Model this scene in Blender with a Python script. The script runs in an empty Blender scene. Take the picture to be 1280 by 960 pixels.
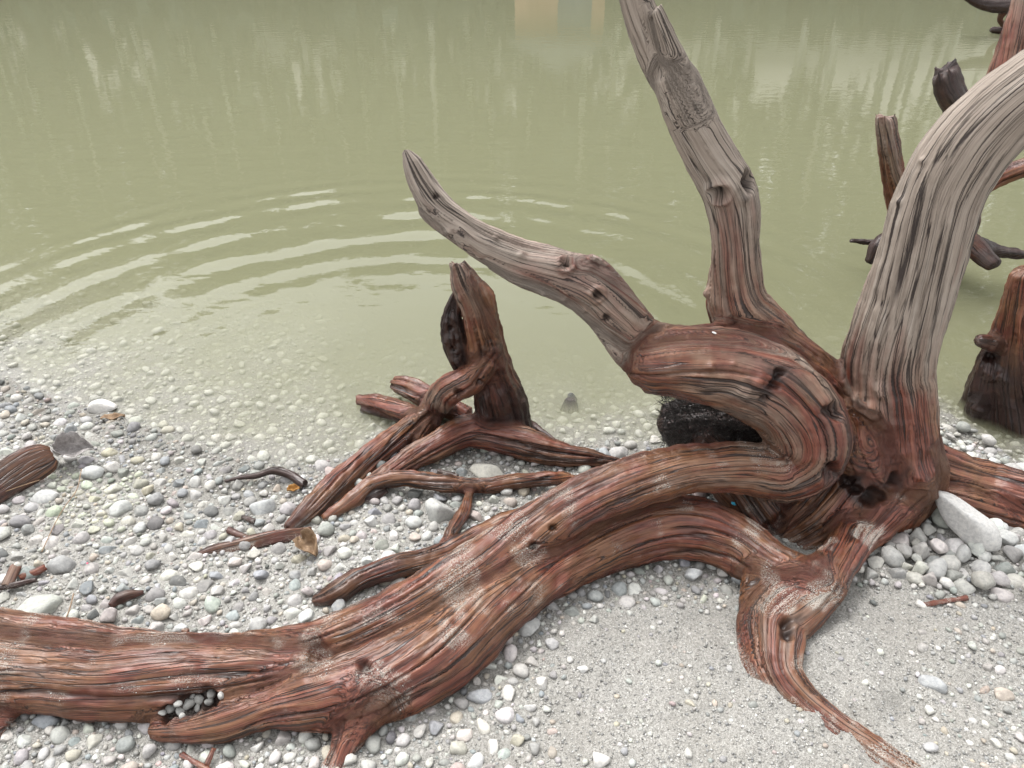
import bpy, math, random
import numpy as np
from mathutils import Vector
from mathutils.bvhtree import BVHTree

S = bpy.context.scene
C = S.collection
rad = math.radians
random.seed(7)
rng = np.random.default_rng(7)

# ------------------------------------------------------------------ camera, sky, sun, exposure
CAM_H, PITCH, FPX = 1.30, rad(34.0), 961.0
cam = bpy.data.objects.new('camera', bpy.data.cameras.new('camera')); C.objects.link(cam)
cam.location = (0, 0, CAM_H); cam.rotation_euler = (math.pi/2 - PITCH, 0, 0)
cam.data.sensor_fit = 'HORIZONTAL'; cam.data.angle = 2*math.atan(640/FPX)
cam.data.clip_start = 0.02; cam.data.clip_end = 1500
S.camera = cam
SUN_EL, SUN_AZ = rad(64), rad(-35)           # over the lake, veiled by cloud
w = bpy.data.worlds.new('World'); S.world = w; w.use_nodes = True
nt = w.node_tree; nt.nodes.clear()
sky = nt.nodes.new('ShaderNodeTexSky'); sky.sky_type = 'NISHITA'; sky.sun_disc = False
sky.sun_elevation = SUN_EL; sky.sun_rotation = SUN_AZ; sky.dust_density = 4.0; sky.air_density = 1.0
hs = nt.nodes.new('ShaderNodeHueSaturation'); hs.inputs['Saturation'].default_value = 0.06
bg = nt.nodes.new('ShaderNodeBackground'); bg.inputs['Strength'].default_value = 0.15
wo = nt.nodes.new('ShaderNodeOutputWorld')
nt.links.new(sky.outputs[0], hs.inputs['Color']); nt.links.new(hs.outputs[0], bg.inputs['Color']); nt.links.new(bg.outputs[0], wo.inputs[0])
sl = bpy.data.lights.new('sun', 'SUN'); sl.energy = 0.55; sl.angle = rad(18); sl.color = (1, .97, .93)
so = bpy.data.objects.new('sun', sl); C.objects.link(so)
sd = Vector((math.sin(SUN_AZ)*math.cos(SUN_EL), math.cos(SUN_AZ)*math.cos(SUN_EL), math.sin(SUN_EL)))
so.rotation_euler = (-sd).to_track_quat('-Z', 'Y').to_euler(); so.location = (0, 0, 20)
vs = S.view_settings; vs.view_transform = 'Standard'; vs.look = 'None'; vs.gamma = 1; vs.use_curve_mapping = False
vs.exposure = 1.66
S.cycles.use_denoising = True
S.cycles.max_bounces = 6; S.cycles.diffuse_bounces = 3; S.cycles.glossy_bounces = 3
S.cycles.transparent_max_bounces = 10; S.cycles.volume_bounces = 2

# ------------------------------------------------------------------ helpers
cp, sp = math.cos(PITCH), math.sin(PITCH)
FWD = np.array([0, cp, -sp])
def ray(px, py):
    x = (px-640)/FPX; y = (480-py)/FPX
    return np.array([x, cp+y*sp, -sp+y*cp])
def at_y(px, py, Y):
    d = ray(px, py); t = Y/d[1]; return np.array([d[0]*t, Y, CAM_H+d[2]*t])
def at_z(px, py, z):
    d = ray(px, py); t = (z-CAM_H)/d[2]; return np.array([d[0]*t, d[1]*t, z])
def project(P):
    P = np.atleast_2d(P); q = P-np.array([0, 0, CAM_H])
    dep = q@FWD; up = q@np.array([0, sp, cp]); dep = np.maximum(dep, 1e-3)
    return 640+FPX*q[:, 0]/dep, 480-FPX*up/dep, dep
def sstep(a, b, x):
    t = np.clip((x-a)/(b-a), 0, 1); return t*t*(3-2*t)
_G = rng.normal(size=(256, 3)); _G /= np.linalg.norm(_G, axis=1)[:, None]
_Pm = rng.permutation(256); _Pm = np.concatenate([_Pm, _Pm, _Pm])
def perlin(p):
    p = np.asarray(p, float); i = np.floor(p).astype(int); f = p-i; i &= 255
    u = f*f*f*(f*(f*6-15)+10); out = np.zeros(len(p))
    for dx in (0, 1):
        wx = u[:, 0] if dx else 1-u[:, 0]
        for dy in (0, 1):
            wy = u[:, 1] if dy else 1-u[:, 1]
            for dz in (0, 1):
                wz = u[:, 2] if dz else 1-u[:, 2]
                h = _Pm[_Pm[_Pm[(i[:, 0]+dx) & 255]+((i[:, 1]+dy) & 255)]+((i[:, 2]+dz) & 255)]
                g = _G[h]
                out += wx*wy*wz*(g[:, 0]*(f[:, 0]-dx)+g[:, 1]*(f[:, 1]-dy)+g[:, 2]*(f[:, 2]-dz))
    return out*1.5
def fbm(p, o=3):
    p = np.asarray(p, float); a = 1; r = 0
    for k in range(o):
        r = r+a*perlin(p*2**k+17.3*k); a *= .5
    return r
def n2(x, y, s, o=2, z=0.0):
    return fbm(np.stack([x/s, y/s, np.full_like(x, z)], 1), o)

def mesh_obj(name, V, F, mat=None, parent=None, smooth=True, attrs=None, normals=None):
    me = bpy.data.meshes.new(name)
    V = np.asarray(V, np.float32)
    if parent is not None: V = V-np.array(parent.location, np.float32)
    F = np.asarray(F, np.int32); k = F.shape[1]
    me.vertices.add(len(V)); me.vertices.foreach_set('co', V.ravel())
    me.loops.add(F.size); me.loops.foreach_set('vertex_index', F.ravel())
    me.polygons.add(len(F)); me.polygons.foreach_set('loop_start', np.arange(0, F.size, k, dtype=np.int32))
    me.polygons.foreach_set('loop_total', np.full(len(F), k, np.int32))
    me.update(calc_edges=True); me.validate()
    if smooth: me.polygons.foreach_set('use_smooth', np.ones(len(me.polygons), bool))
    for nm, (typ, dat) in (attrs or {}).items():
        a = me.attributes.new(nm, typ, 'POINT')
        key = {'FLOAT': 'value', 'FLOAT_VECTOR': 'vector', 'FLOAT_COLOR': 'color'}[typ]
        a.data.foreach_set(key, np.asarray(dat, np.float32).ravel())
    if normals is not None: me.normals_split_custom_set_from_vertices(np.asarray(normals, np.float32))
    if mat: me.materials.append(mat)
    o = bpy.data.objects.new(name, me); C.objects.link(o)
    if parent is not None: o.parent = parent
    return o
def tag(o, label=None, cat=None, group=None, kind=None):
    if label: o['label'] = label
    if cat: o['category'] = cat
    if group: o['group'] = group
    if kind: o['kind'] = kind
    return o
def thing(name, label, cat, loc, group=None):
    o = bpy.data.objects.new(name, None); C.objects.link(o); o.location = tuple(float(v) for v in loc)
    o.empty_display_size = .05
    bpy.context.view_layer.update()
    return tag(o, label, cat, group)

# ------------------------------------------------------------------ terrain height
_sh = [(-400, 420), (0, 478), (130, 524), (300, 583), (430, 580), (485, 540), (600, 552), (720, 560), (830, 556), (960, 556), (1150, 530), (1210, 540), (1290, 590), (1500, 600)]
_sw = np.array([at_z(a, b, 0)[:2] for a, b in _sh])
_sx = np.concatenate([[-200, -2.5], _sw[:, 0], [1.8, 200]]); _sy = np.concatenate([[2.6, 2.25], _sw[:, 1], [1.5, 1.6]])
def shore_y(x): return np.interp(x, _sx, _sy)
_hc = [at_z(px_, py_, .03)[:2] for px_, py_ in ((1120, 655), (1180, 675), (1240, 690), (1290, 690))]
def ground(x, y):
    x = np.asarray(x, float); y = np.asarray(y, float)
    d = shore_y(x)-y
    up = 0.075*np.clip(d, 0, 1.6)+.02*np.clip(d-1.6, 0, 60)
    sl_ = .07+.085*sstep(-.75, -.25, x)-.03*sstep(.75, 1.1, x)
    dn = sl_*np.clip(-d, 0, .9)+.17*np.clip(-d-.9, 0, 12)
    z = up-np.minimum(dn, 2.2)
    for hx_, hy_ in _hc: z = z+.011*np.exp(-((x-hx_)**2+(y-hy_)**2)/.07**2)
    bank = sstep(26, 34, y); z = z*(1-bank)+bank*(1.0+.5*np.clip(y-34, 0, 60))
    return z
def ground_hit(px, py, dz=0.0):
    z = 0.03
    for _ in range(12):
        p = at_z(px, py, z); z = float(ground(p[0], p[1]))+dz
    return at_z(px, py, z)

# ------------------------------------------------------------------ node helpers
def new_mat(name):
    m = bpy.data.materials.new(name); m.use_nodes = True; t = m.node_tree
    return m, t, t.nodes['Principled BSDF'], t.nodes['Material Output']
def N(t, typ, **kw):
    n = t.nodes.new(typ)
    for k, v in kw.items():
        if k in n.inputs: n.inputs[k].default_value = v
        else: setattr(n, k, v)
    return n
def L(t, a, b): t.links.new(a, b)
def ramp(t, fac, stops):
    r = t.nodes.new('ShaderNodeValToRGB'); e = r.color_ramp.elements
    while len(e) < len(stops): e.new(.5)
    for k, (p, c) in enumerate(stops): e[k].position = p; e[k].color = (*c, 1)
    if fac is not None: L(t, fac, r.inputs[0])
    return r.outputs[0]
def mix(t, f, a, b, mode='MIX'):
    m = t.nodes.new('ShaderNodeMix'); m.data_type = 'RGBA'; m.blend_type = mode
    for s, v in ((m.inputs[0], f), (m.inputs[6], a), (m.inputs[7], b)):
        if hasattr(v, 'node'): L(t, v, s)
        elif isinstance(v, (int, float)): s.default_value = v
        else: s.default_value = (*v, 1)
    return m.outputs[2]
def math_(t, op, a, b=None, c=None):
    m = t.nodes.new('ShaderNodeMath'); m.operation = op
    for k, v in enumerate((a, b, c)):
        if v is None: continue
        if hasattr(v, 'node'): L(t, v, m.inputs[k])
        else: m.inputs[k].default_value = v
    return m.outputs[0]
def noise(t, vec, scale, detail=4, rough=.55, dist=0):
    n = t.nodes.new('ShaderNodeTexNoise'); n.inputs['Scale'].default_value = scale; n.inputs['Detail'].default_value = detail
    n.inputs['Roughness'].default_value = rough; n.inputs['Distortion'].default_value = dist
    if vec is not None: L(t, vec, n.inputs['Vector'])
    return n.outputs['Fac']
def maprange(t, v, a, b, c=0, d=1):
    m = t.nodes.new('ShaderNodeMapRange'); L(t, v, m.inputs[0])
    for k, x in zip((1, 2, 3, 4), (a, b, c, d)): m.inputs[k].default_value = x
    return m.outputs[0]
def bump(t, h, strength, dist, prev=None):
    b = t.nodes.new('ShaderNodeBump'); b.inputs['Strength'].default_value = strength; b.inputs['Distance'].default_value = dist
    L(t, h, b.inputs['Height'])
    if prev is not None: L(t, prev, b.inputs['Normal'])
    return b.outputs[0]

# wood: 'grain' runs across (x, y) and along (z) the fibres; 'grey' bleached, 'wet' dark and rotten, 'sand' dusted, 'crack' split; wet and crack also paint shade into holes
def wood_material():
    m, t, b, o = new_mat('weathered_wood')
    A = lambda n: N(t, 'ShaderNodeAttribute', attribute_name=n)
    g = A('grain').outputs['Vector']; grey = A('grey').outputs['Fac']; wet = A('wet').outputs['Fac']; sand = A('sand').outputs['Fac']; crack = A('crack').outputs['Fac']
    geo = N(t, 'ShaderNodeNewGeometry').outputs['Position']
    def along(a, b):
        mp = N(t, 'ShaderNodeMapping'); L(t, g, mp.inputs[0]); mp.inputs['Scale'].default_value = (a, a, b); return mp.outputs[0]
    fine = noise(t, along(420, 14), 1, 4, .6); mid = noise(t, along(85, 4.5), 1, 4, .6, .3); wide = noise(t, along(30, 3), 1, 3, .55)
    broad = noise(t, geo, 9, 4, .6); blotch = noise(t, geo, 30, 3, .6)
    def lines(a, b, eps, seed, lo, hi):
        mp = N(t, 'ShaderNodeMapping'); L(t, g, mp.inputs[0]); mp.inputs['Scale'].default_value = (a, a, b); mp.inputs['Location'].default_value = (seed, seed*2, seed*3)
        n = noise(t, mp.outputs[0], 1, 1.5, .45); d = math_(t, 'ABSOLUTE', math_(t, 'SUBTRACT', n, .5))
        mk = N(t, 'ShaderNodeMapping'); L(t, g, mk.inputs[0]); mk.inputs['Scale'].default_value = (34, 34, 3.5); mk.inputs['Location'].default_value = (seed*7, 0, seed)
        return math_(t, 'MULTIPLY', maprange(t, d, eps*.25, eps, 1, 0), maprange(t, noise(t, mk.outputs[0], 1, 2, .5), lo, hi))
    l1 = lines(46, 1.1, .021, 1.7, .40, .48); l2 = lines(130, 2.6, .022, 5.1, .42, .55); l3 = lines(80, 1.5, .019, 9.3, .41, .51)
    split = math_(t, 'MAXIMUM', math_(t, 'MAXIMUM', l1, l3), math_(t, 'MULTIPLY', l2, .7))
    streak = math_(t, 'ADD', math_(t, 'MULTIPLY', fine, .4), math_(t, 'MULTIPLY', mid, .6))
    red = ramp(t, streak, [(.26, (.011, .0034, .0022)), (.39, (.050, .0125, .0072)), (.51, (.120, .0325, .0185)), (.64, (.20, .070, .041)), (.79, (.31, .15, .10))])
    orange = ramp(t, streak, [(.25, (.020, .0075, .0033)), (.39, (.080, .031, .0125)), (.54, (.152, .067, .030)), (.77, (.27, .152, .08))])
    pale = ramp(t, streak, [(.22, (.085, .067, .054)), (.37, (.172, .137, .110)), (.52, (.256, .211, .174)), (.76, (.36, .318, .278))])
    c = mix(t, maprange(t, math_(t, 'ADD', math_(t, 'MULTIPLY', broad, .6), math_(t, 'MULTIPLY', wide, .4)), .44, .56, 0, .95), red, orange)
    c = mix(t, maprange(t, wide, .57, .72, 0, .45), c, (.042, .017, .018))
    c = mix(t, maprange(t, blotch, .58, .74, 0, .3), c, (.24, .110, .075))
    gf = math_(t, 'ADD', grey, math_(t, 'MULTIPLY', math_(t, 'SUBTRACT', wide, .5), 1.1))
    gf = math_(t, 'ADD', gf, math_(t, 'MULTIPLY', math_(t, 'SUBTRACT', broad, .5), .5))
    c = mix(t, maprange(t, gf, .25, .75), c, pale)
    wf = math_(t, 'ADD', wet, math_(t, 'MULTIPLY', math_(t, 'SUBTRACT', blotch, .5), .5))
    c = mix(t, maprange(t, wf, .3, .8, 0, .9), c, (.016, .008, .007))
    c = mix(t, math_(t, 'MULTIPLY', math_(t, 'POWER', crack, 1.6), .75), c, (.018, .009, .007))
    c = mix(t, math_(t, 'MULTIPLY', split, .93), c, (.012, .006, .005))
    spk = noise(t, geo, 420, 2, .6)
    sf = math_(t, 'MULTIPLY', sand, maprange(t, math_(t, 'ADD', math_(t, 'MULTIPLY', spk, .5), math_(t, 'MULTIPLY', mid, .5)), .47, .56, 0, .85))
    c = mix(t, sf, c, (.36, .335, .295))
    L(t, c, b.inputs['Base Color'])
    r = math_(t, 'ADD', .30, math_(t, 'MULTIPLY', grey, .40)); r = math_(t, 'ADD', r, math_(t, 'MULTIPLY', sand, .3)); r = math_(t, 'ADD', r, math_(t, 'MULTIPLY', fine, .14))
    L(t, r, b.inputs['Roughness']); b.inputs['Specular IOR Level'].default_value = .45
    nn = bump(t, mid, .3, .004); nn = bump(t, fine, .5, .0018, nn); nn = bump(t, math_(t, 'SUBTRACT', 1.0, split), .8, .004, nn); nn = bump(t, math_(t, 'MULTIPLY', spk, sand), .7, .002, nn)
    L(t, nn, b.inputs['Normal'])
    return m
WOOD = wood_material()

def stone_material(name, from_object):
    m, t, b, o = new_mat(name)
    if from_object:
        col = N(t, 'ShaderNodeObjectInfo').outputs['Color']; tc = N(t, 'ShaderNodeTexCoord').outputs['Object']; vec = N(t, 'ShaderNodeNewGeometry').outputs['Position']
    else:
        col = N(t, 'ShaderNodeAttribute', attribute_name='stone').outputs['Color']; vec = N(t, 'ShaderNodeNewGeometry').outputs['Position']
    a = noise(t, vec, 130, 4, .65); s = noise(t, vec, 700, 2, .6); v = noise(t, vec, 55, 3, .6, 1.0)
    c = mix(t, 1.0, col, ramp(t, a, [(.3, (.72, .72, .73)), (.55, (1, 1, 1)), (.75, (1.12, 1.1, 1.06))]), 'MULTIPLY')
    c = mix(t, maprange(t, s, .60, .72, 0, .45), c, (.13, .13, .13))
    c = mix(t, maprange(t, v, .60, .70, 0, .35), c, (.40, .38, .345))
    L(t, c, b.inputs['Base Color']); b.inputs['Roughness'].default_value = .78; b.inputs['Specular IOR Level'].default_value = .35
    n = bump(t, a, .5, .003); n = bump(t, s, .5, .0008, n); L(t, n, b.inputs['Normal'])
    return m
STONE_O = stone_material('stone', True); STONE_A = stone_material('gravel_stone', False)

def sand_material():
    m, t, b, o = new_mat('sand')
    p = N(t, 'ShaderNodeNewGeometry').outputs['Position']
    g = noise(t, p, 520, 3, .7); md = noise(t, p, 90, 4, .6); br = noise(t, p, 7, 4, .6)
    v = N(t, 'ShaderNodeTexVoronoi', Scale=330.0); L(t, p, v.inputs['Vector'])
    c = ramp(t, g, [(.28, (.145, .14, .128)), (.45, (.27, .262, .242)), (.6, (.34, .33, .308)), (.78, (.44, .43, .405))])
    vb = N(t, 'ShaderNodeRGBToBW'); L(t, v.outputs['Color'], vb.inputs[0]); c = mix(t, maprange(t, vb.outputs[0], .62, .85, 0, .5), c, (.14, .135, .12)); c = mix(t, maprange(t, vb.outputs[0], .38, .2, 0, .5), c, (.47, .46, .43))
    c = mix(t, maprange(t, br, .35, .65, 0, .3), c, (.24, .225, .197))
    c = mix(t, maprange(t, md, .58, .72, 0, .4), c, (.16, .152, .137))
    sx = N(t, 'ShaderNodeSeparateXYZ'); L(t, p, sx.inputs[0]); c = mix(t, maprange(t, sx.outputs['Z'], .016, .002, 0, .5), c, (.12, .112, .095))
    L(t, c, b.inputs['Base Color']); b.inputs['Roughness'].default_value = .9; b.inputs['Specular IOR Level'].default_value = .2
    n = bump(t, md, .7, .008); n = bump(t, v.outputs['Distance'], .5, .003, n); n = bump(t, g, .8, .003, n); L(t, n, b.inputs['Normal'])
    return m
SAND = sand_material()

def simple(name, stops, scale=60, rough=.6, bd=.002, spec=.4, metal=0):
    m, t, b, o = new_mat(name)
    p = N(t, 'ShaderNodeNewGeometry').outputs['Position']; f = noise(t, p, scale, 4, .6)
    L(t, ramp(t, f, stops), b.inputs['Base Color']); b.inputs['Roughness'].default_value = rough; b.inputs['Specular IOR Level'].default_value = spec
    L(t, bump(t, f, .6, bd), b.inputs['Normal']); return m

# ------------------------------------------------------------------ ground sheet
def spread(a, b, n, far_lo, far_hi, g=1.22):
    core = list(np.linspace(a, b, n)); st = core[1]-core[0]
    lo = []; x = a; s = st
    while x > far_lo: s *= g; x -= s; lo.append(x)
    hi = []; x = b; s = st
    while x < far_hi: s *= g; x += s; hi.append(x)
    return np.array(lo[::-1]+core+hi)
def grid(xs, ys):
    X, Y = np.meshgrid(xs, ys); nx, ny = len(xs), len(ys)
    i = np.arange(nx*ny).reshape(ny, nx)
    F = np.stack([i[:-1, :-1], i[:-1, 1:], i[1:, 1:], i[1:, :-1]], -1).reshape(-1, 4)
    return X.ravel(), Y.ravel(), F
def relief(x, y):
    near = (np.abs(x) < 4) & (y < 5) & (y > -1)
    r = np.zeros_like(x); a, c = x[near], y[near]
    r[near] = .010*n2(a, c, .22, 3)+.0055*n2(a, c, .05, 2, 5.)+.0036*n2(a, c, .019, 2, 9.)
    return r
DENTS = [(958, 868, .026, .012), (1004, 868, .020, .007), (1018, 902, .022, .010), (1062, 922, .020, .008), (1070, 950, .022, .008), (1128, 882, .035, -.020), (1098, 868, .045, .012), (1160, 905, .04, .010), (868, 778, .022, -.012), (850, 768, .03, .008), (1240, 860, .06, -.010), (770, 850, .08, -.010), (820, 880, .05, .008), (1180, 800, .06, .010), (700, 900, .06, -.008), (880, 905, .05, -.010), (1070, 800, .05, .009), (930, 940, .06, .010)]
DENTS = [(*ground_hit(a, b)[:2], s, h) for a, b, s, h in DENTS]
def ground_full(x, y):
    z = ground(x, y)+relief(x, y)
    for dx, dy, s, h in DENTS: z = z+h*np.exp(-((x-dx)**2+(y-dy)**2)/s**2)
    return z
gx, gy, gf = grid(spread(-1.5, 1.6, 310, -220, 220), spread(.55, 3.0, 250, -60, 260))
gz = ground_full(gx, gy)
tag(mesh_obj('ground', np.stack([gx, gy, gz], 1), gf, SAND), 'grey sandy shore sloping down under the lake', None, None, 'structure')

# ------------------------------------------------------------------ water with rings
RC = np.array([-.385, 1.80])
def water_z(x, y):
    d = np.hypot(x-RC[0], y-RC[1]); ang = np.arctan2(y-RC[1], x-RC[0])
    env = (.25*sstep(.35, .7, d)+.75*sstep(.75, 1.25, d))*(1-sstep(1.6, 2.2, d))
    ph = 2*np.pi*(d+.012*np.sin(3*ang+1)+.01*n2(x, y, .35, 2))/(.115+.04*sstep(.6, 1.8, d))
    br = .6+.8*n2(x, y, .38, 3, 3.)
    z = .0026*env*(.5+.5*sstep(.5, 1.2, d))*np.clip(br, .1, 1.3)*np.sin(ph)
    z += .00016*n2(x*.5, y, .03, 2, 12.)*sstep(1.75, 2.1, y)*(1-sstep(3.6, 4.2, y))
    z += .00028*n2(x*.45, y, .07, 2, 7.)*sstep(1.9, 3.0, y)+.0007*n2(x*.35, y, .25, 2, 8.)*sstep(2.3, 4, y)
    return z
wx, wy, wf = grid(spread(-2.2, 2.2, 380, -215, 215, 1.14), spread(1.35, 4.3, 360, -1.0, 40, 1.09))
near = (np.abs(wx) < 12) & (wy < 25); wz = np.zeros_like(wx); wz[near] = water_z(wx[near], wy[near])
nW = len(wx); xs_ = np.unique(wx); ys_ = np.unique(wy); nx_, ny_ = len(xs_), len(ys_)
ii = np.arange(nW).reshape(ny_, nx_)
rim = np.concatenate([ii[0, :], ii[1:, -1], ii[-1, -2::-1], ii[-2:0:-1, 0]])
low = np.stack([wx[rim], wy[rim], np.full(len(rim), -4.0)], 1); k = len(rim)
ctr = np.array([[0, 15, -4.0]])
Vw = np.concatenate([np.stack([wx, wy, wz], 1), low, ctr]); j = np.arange(k); jn = (j+1) % k
side = np.stack([rim[j], nW+j, nW+jn, rim[jn]], 1)
tri = np.stack([nW+jn, nW+j, np.full(k, nW+k)], 1)
mw, t, b, o = new_mat('lake_water'); t.nodes.remove(b)
geo = N(t, 'ShaderNodeNewGeometry')
small = N(t, 'ShaderNodeMapping'); L(t, geo.outputs['Position'], small.inputs[0]); small.inputs['Scale'].default_value = (.5, 1, 1)
bn = bump(t, noise(t, small.outputs[0], 16, 3, .5), .07, .01)
dot = N(t, 'ShaderNodeVectorMath', operation='DOT_PRODUCT'); L(t, geo.outputs['Incoming'], dot.inputs[0]); L(t, bn, dot.inputs[1])
ca = math_(t, 'ABSOLUTE', dot.outputs['Value']); fr = math_(t, 'ADD', .02, math_(t, 'MULTIPLY', .98, math_(t, 'POWER', math_(t, 'SUBTRACT', 1.0, math_(t, 'MINIMUM', ca, 1.0)), 5)))
gl = N(t, 'ShaderNodeBsdfGlossy', Roughness=.012); L(t, bn, gl.inputs['Normal'])
tr = N(t, 'ShaderNodeBsdfTransparent'); mx = N(t, 'ShaderNodeMixShader'); L(t, fr, mx.inputs[0]); L(t, tr.outputs[0], mx.inputs[1]); L(t, gl.outputs[0], mx.inputs[2]); L(t, mx.outputs[0], o.inputs['Surface'])
pv = N(t, 'ShaderNodeVolumePrincipled'); pv.inputs['Color'].default_value = (.49, .492, .335, 1); pv.inputs['Density'].default_value = 12.0; pv.inputs['Anisotropy'].default_value = .2
L(t, pv.outputs[0], o.inputs['Volume'])
me = bpy.data.meshes.new('lake_water')
me.from_pydata(Vw.tolist(), [], wf.tolist()+side.tolist()+tri.tolist()); me.polygons.foreach_set('use_smooth', np.concatenate([np.ones(len(wf), bool), np.zeros(len(side)+len(tri), bool)])); me.materials.append(mw)
wo_ = bpy.data.objects.new('lake_water', me); C.objects.link(wo_)
tag(wo_, 'murky olive green lake water with rings spreading from the shore', None, None, 'structure')

# ------------------------------------------------------------------ the wood across the lake (seen mirrored in the water)
def far_wood():
    V = []; F = []; Ml = []
    def quad(c, a, b, m):
        n = len(V); V.extend([c-a-b, c+a-b, c+a+b, c-a+b]); F.append((n, n+1, n+2, n+3)); Ml.append(m)
    r = np.random.default_rng(3)
    for k in range(190):
        az = r.uniform(-50, 50); D = r.uniform(31, 52); x = D*math.tan(rad(az)); y = D
        z0 = float(ground(x, y)); dist = math.hypot(x, y)
        el = np.interp(az, [-50, -20, 0, 8, 16, 40], [21.5, 22, 22.5, 24.5, 31, 40])+r.uniform(-3, .5)
        h = max(6.0, 1.3+dist*math.tan(rad(el))-z0); rr = r.uniform(.1, .22); lean = r.normal(0, .04, 2)
        n = len(V)
        for q, zz in enumerate((0, h*.92)):
            for a in range(6):
                f = rr*(1 if q == 0 else .25); V.append(np.array([x+lean[0]*zz+f*math.cos(a*math.pi/3), y+lean[1]*zz+f*math.sin(a*math.pi/3), z0-.3+zz]))
        for a in range(6): F.append((n+a, n+(a+1) % 6, n+6+(a+1) % 6, n+6+a)); Ml.append(0)
        cw = r.uniform(1.4, 2.6)
        for q in range(170):
            zz = h*(1-.78*r.random()**1.3); wid = cw*(1.05-(zz/h-.25)**2*1.2)
            c = np.array([x+lean[0]*zz+r.normal(0, wid*.5), y+lean[1]*zz+r.normal(0, wid*.5), z0+zz])
            a = r.normal(size=3); a /= np.linalg.norm(a); b_ = np.cross(a, r.normal(size=3)); b_ /= np.linalg.norm(b_); s_ = r.uniform(.22, .5)
            quad(c, a*s_, b_*s_*.6, 1)
    for q in range(16000):
        az = r.uniform(-60, 60); D = 28.5+8*r.random()**1.5; x = D*math.tan(rad(az)); z0 = float(ground(x, D))
        c = np.array([x, D, max(z0, 0)+r.uniform(.05, 3.0)]); a = r.normal(size=3); a /= np.linalg.norm(a); b_ = np.cross(a, r.normal(size=3)); b_ /= np.linalg.norm(b_); s_ = r.uniform(.25, .55)
        quad(c, a*s_, b_*s_*.6, 1)
    me = bpy.data.meshes.new('far_wood'); me.from_pydata([tuple(v) for v in V], [], F); me.polygons.foreach_set('material_index', np.array(Ml, np.int32))
    me.materials.append(simple('pale_bark', [(.3, (.28, .28, .25)), (.7, (.48, .47, .43))], 3)); me.materials.append(simple('far_leaves', [(.3, (.016, .028, .026)), (.7, (.045, .066, .052))], 1.2, .9))
    ob = bpy.data.objects.new('far_wood', me); C.objects.link(ob); tag(ob, 'dense wood on the far bank mirrored in the lake', None, None, 'stuff')
far_wood()
def boathouse():
    t_ = thing('boathouse', 'small orange brown boathouse under the wood on the far bank', 'boathouse', (1.3, 27.6, -1.6))
    def box(name, x0, x1, y0, y1, z0, z1, m):
        V = [(x, y, z) for z in (z0, z1) for x, y in ((x0, y0), (x1, y0), (x1, y1), (x0, y1))]
        return mesh_obj(name, V, [(0, 1, 5, 4), (1, 2, 6, 5), (2, 3, 7, 6), (3, 0, 4, 7), (4, 5, 6, 7), (3, 2, 1, 0)], m, t_, False)
    box('wall', .1, 2.9, 26.6, 29, -2.2, 3.3, simple('plank_wall', [(.3, (.25, .13, .07)), (.7, (.36, .20, .12))], 4)); box('door', 1.45, 2.5, 26.5, 26.6, .2, 3.1, simple('door_paint', [(.3, (.05, .065, .09)), (.7, (.08, .10, .13))], 4))
    V = [(-.2, 26.2, 3.28), (3.2, 26.2, 3.28), (3.2, 29.4, 3.28), (-.2, 29.4, 3.28), (1.5, 26.2, 4.3), (1.5, 29.4, 4.3)]
    me = bpy.data.meshes.new('roof'); me.from_pydata([tuple(np.array(v)-np.array(t_.location)) for v in V], [], [(0, 1, 4), (2, 3, 5), (1, 2, 5, 4), (3, 0, 4, 5), (3, 2, 1, 0)]); me.materials.append(simple('roof_tin', [(.3, (.10, .11, .12)), (.7, (.17, .18, .19))], 3))
    ro = bpy.data.objects.new('roof', me); C.objects.link(ro); ro.parent = t_
boathouse()

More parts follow.
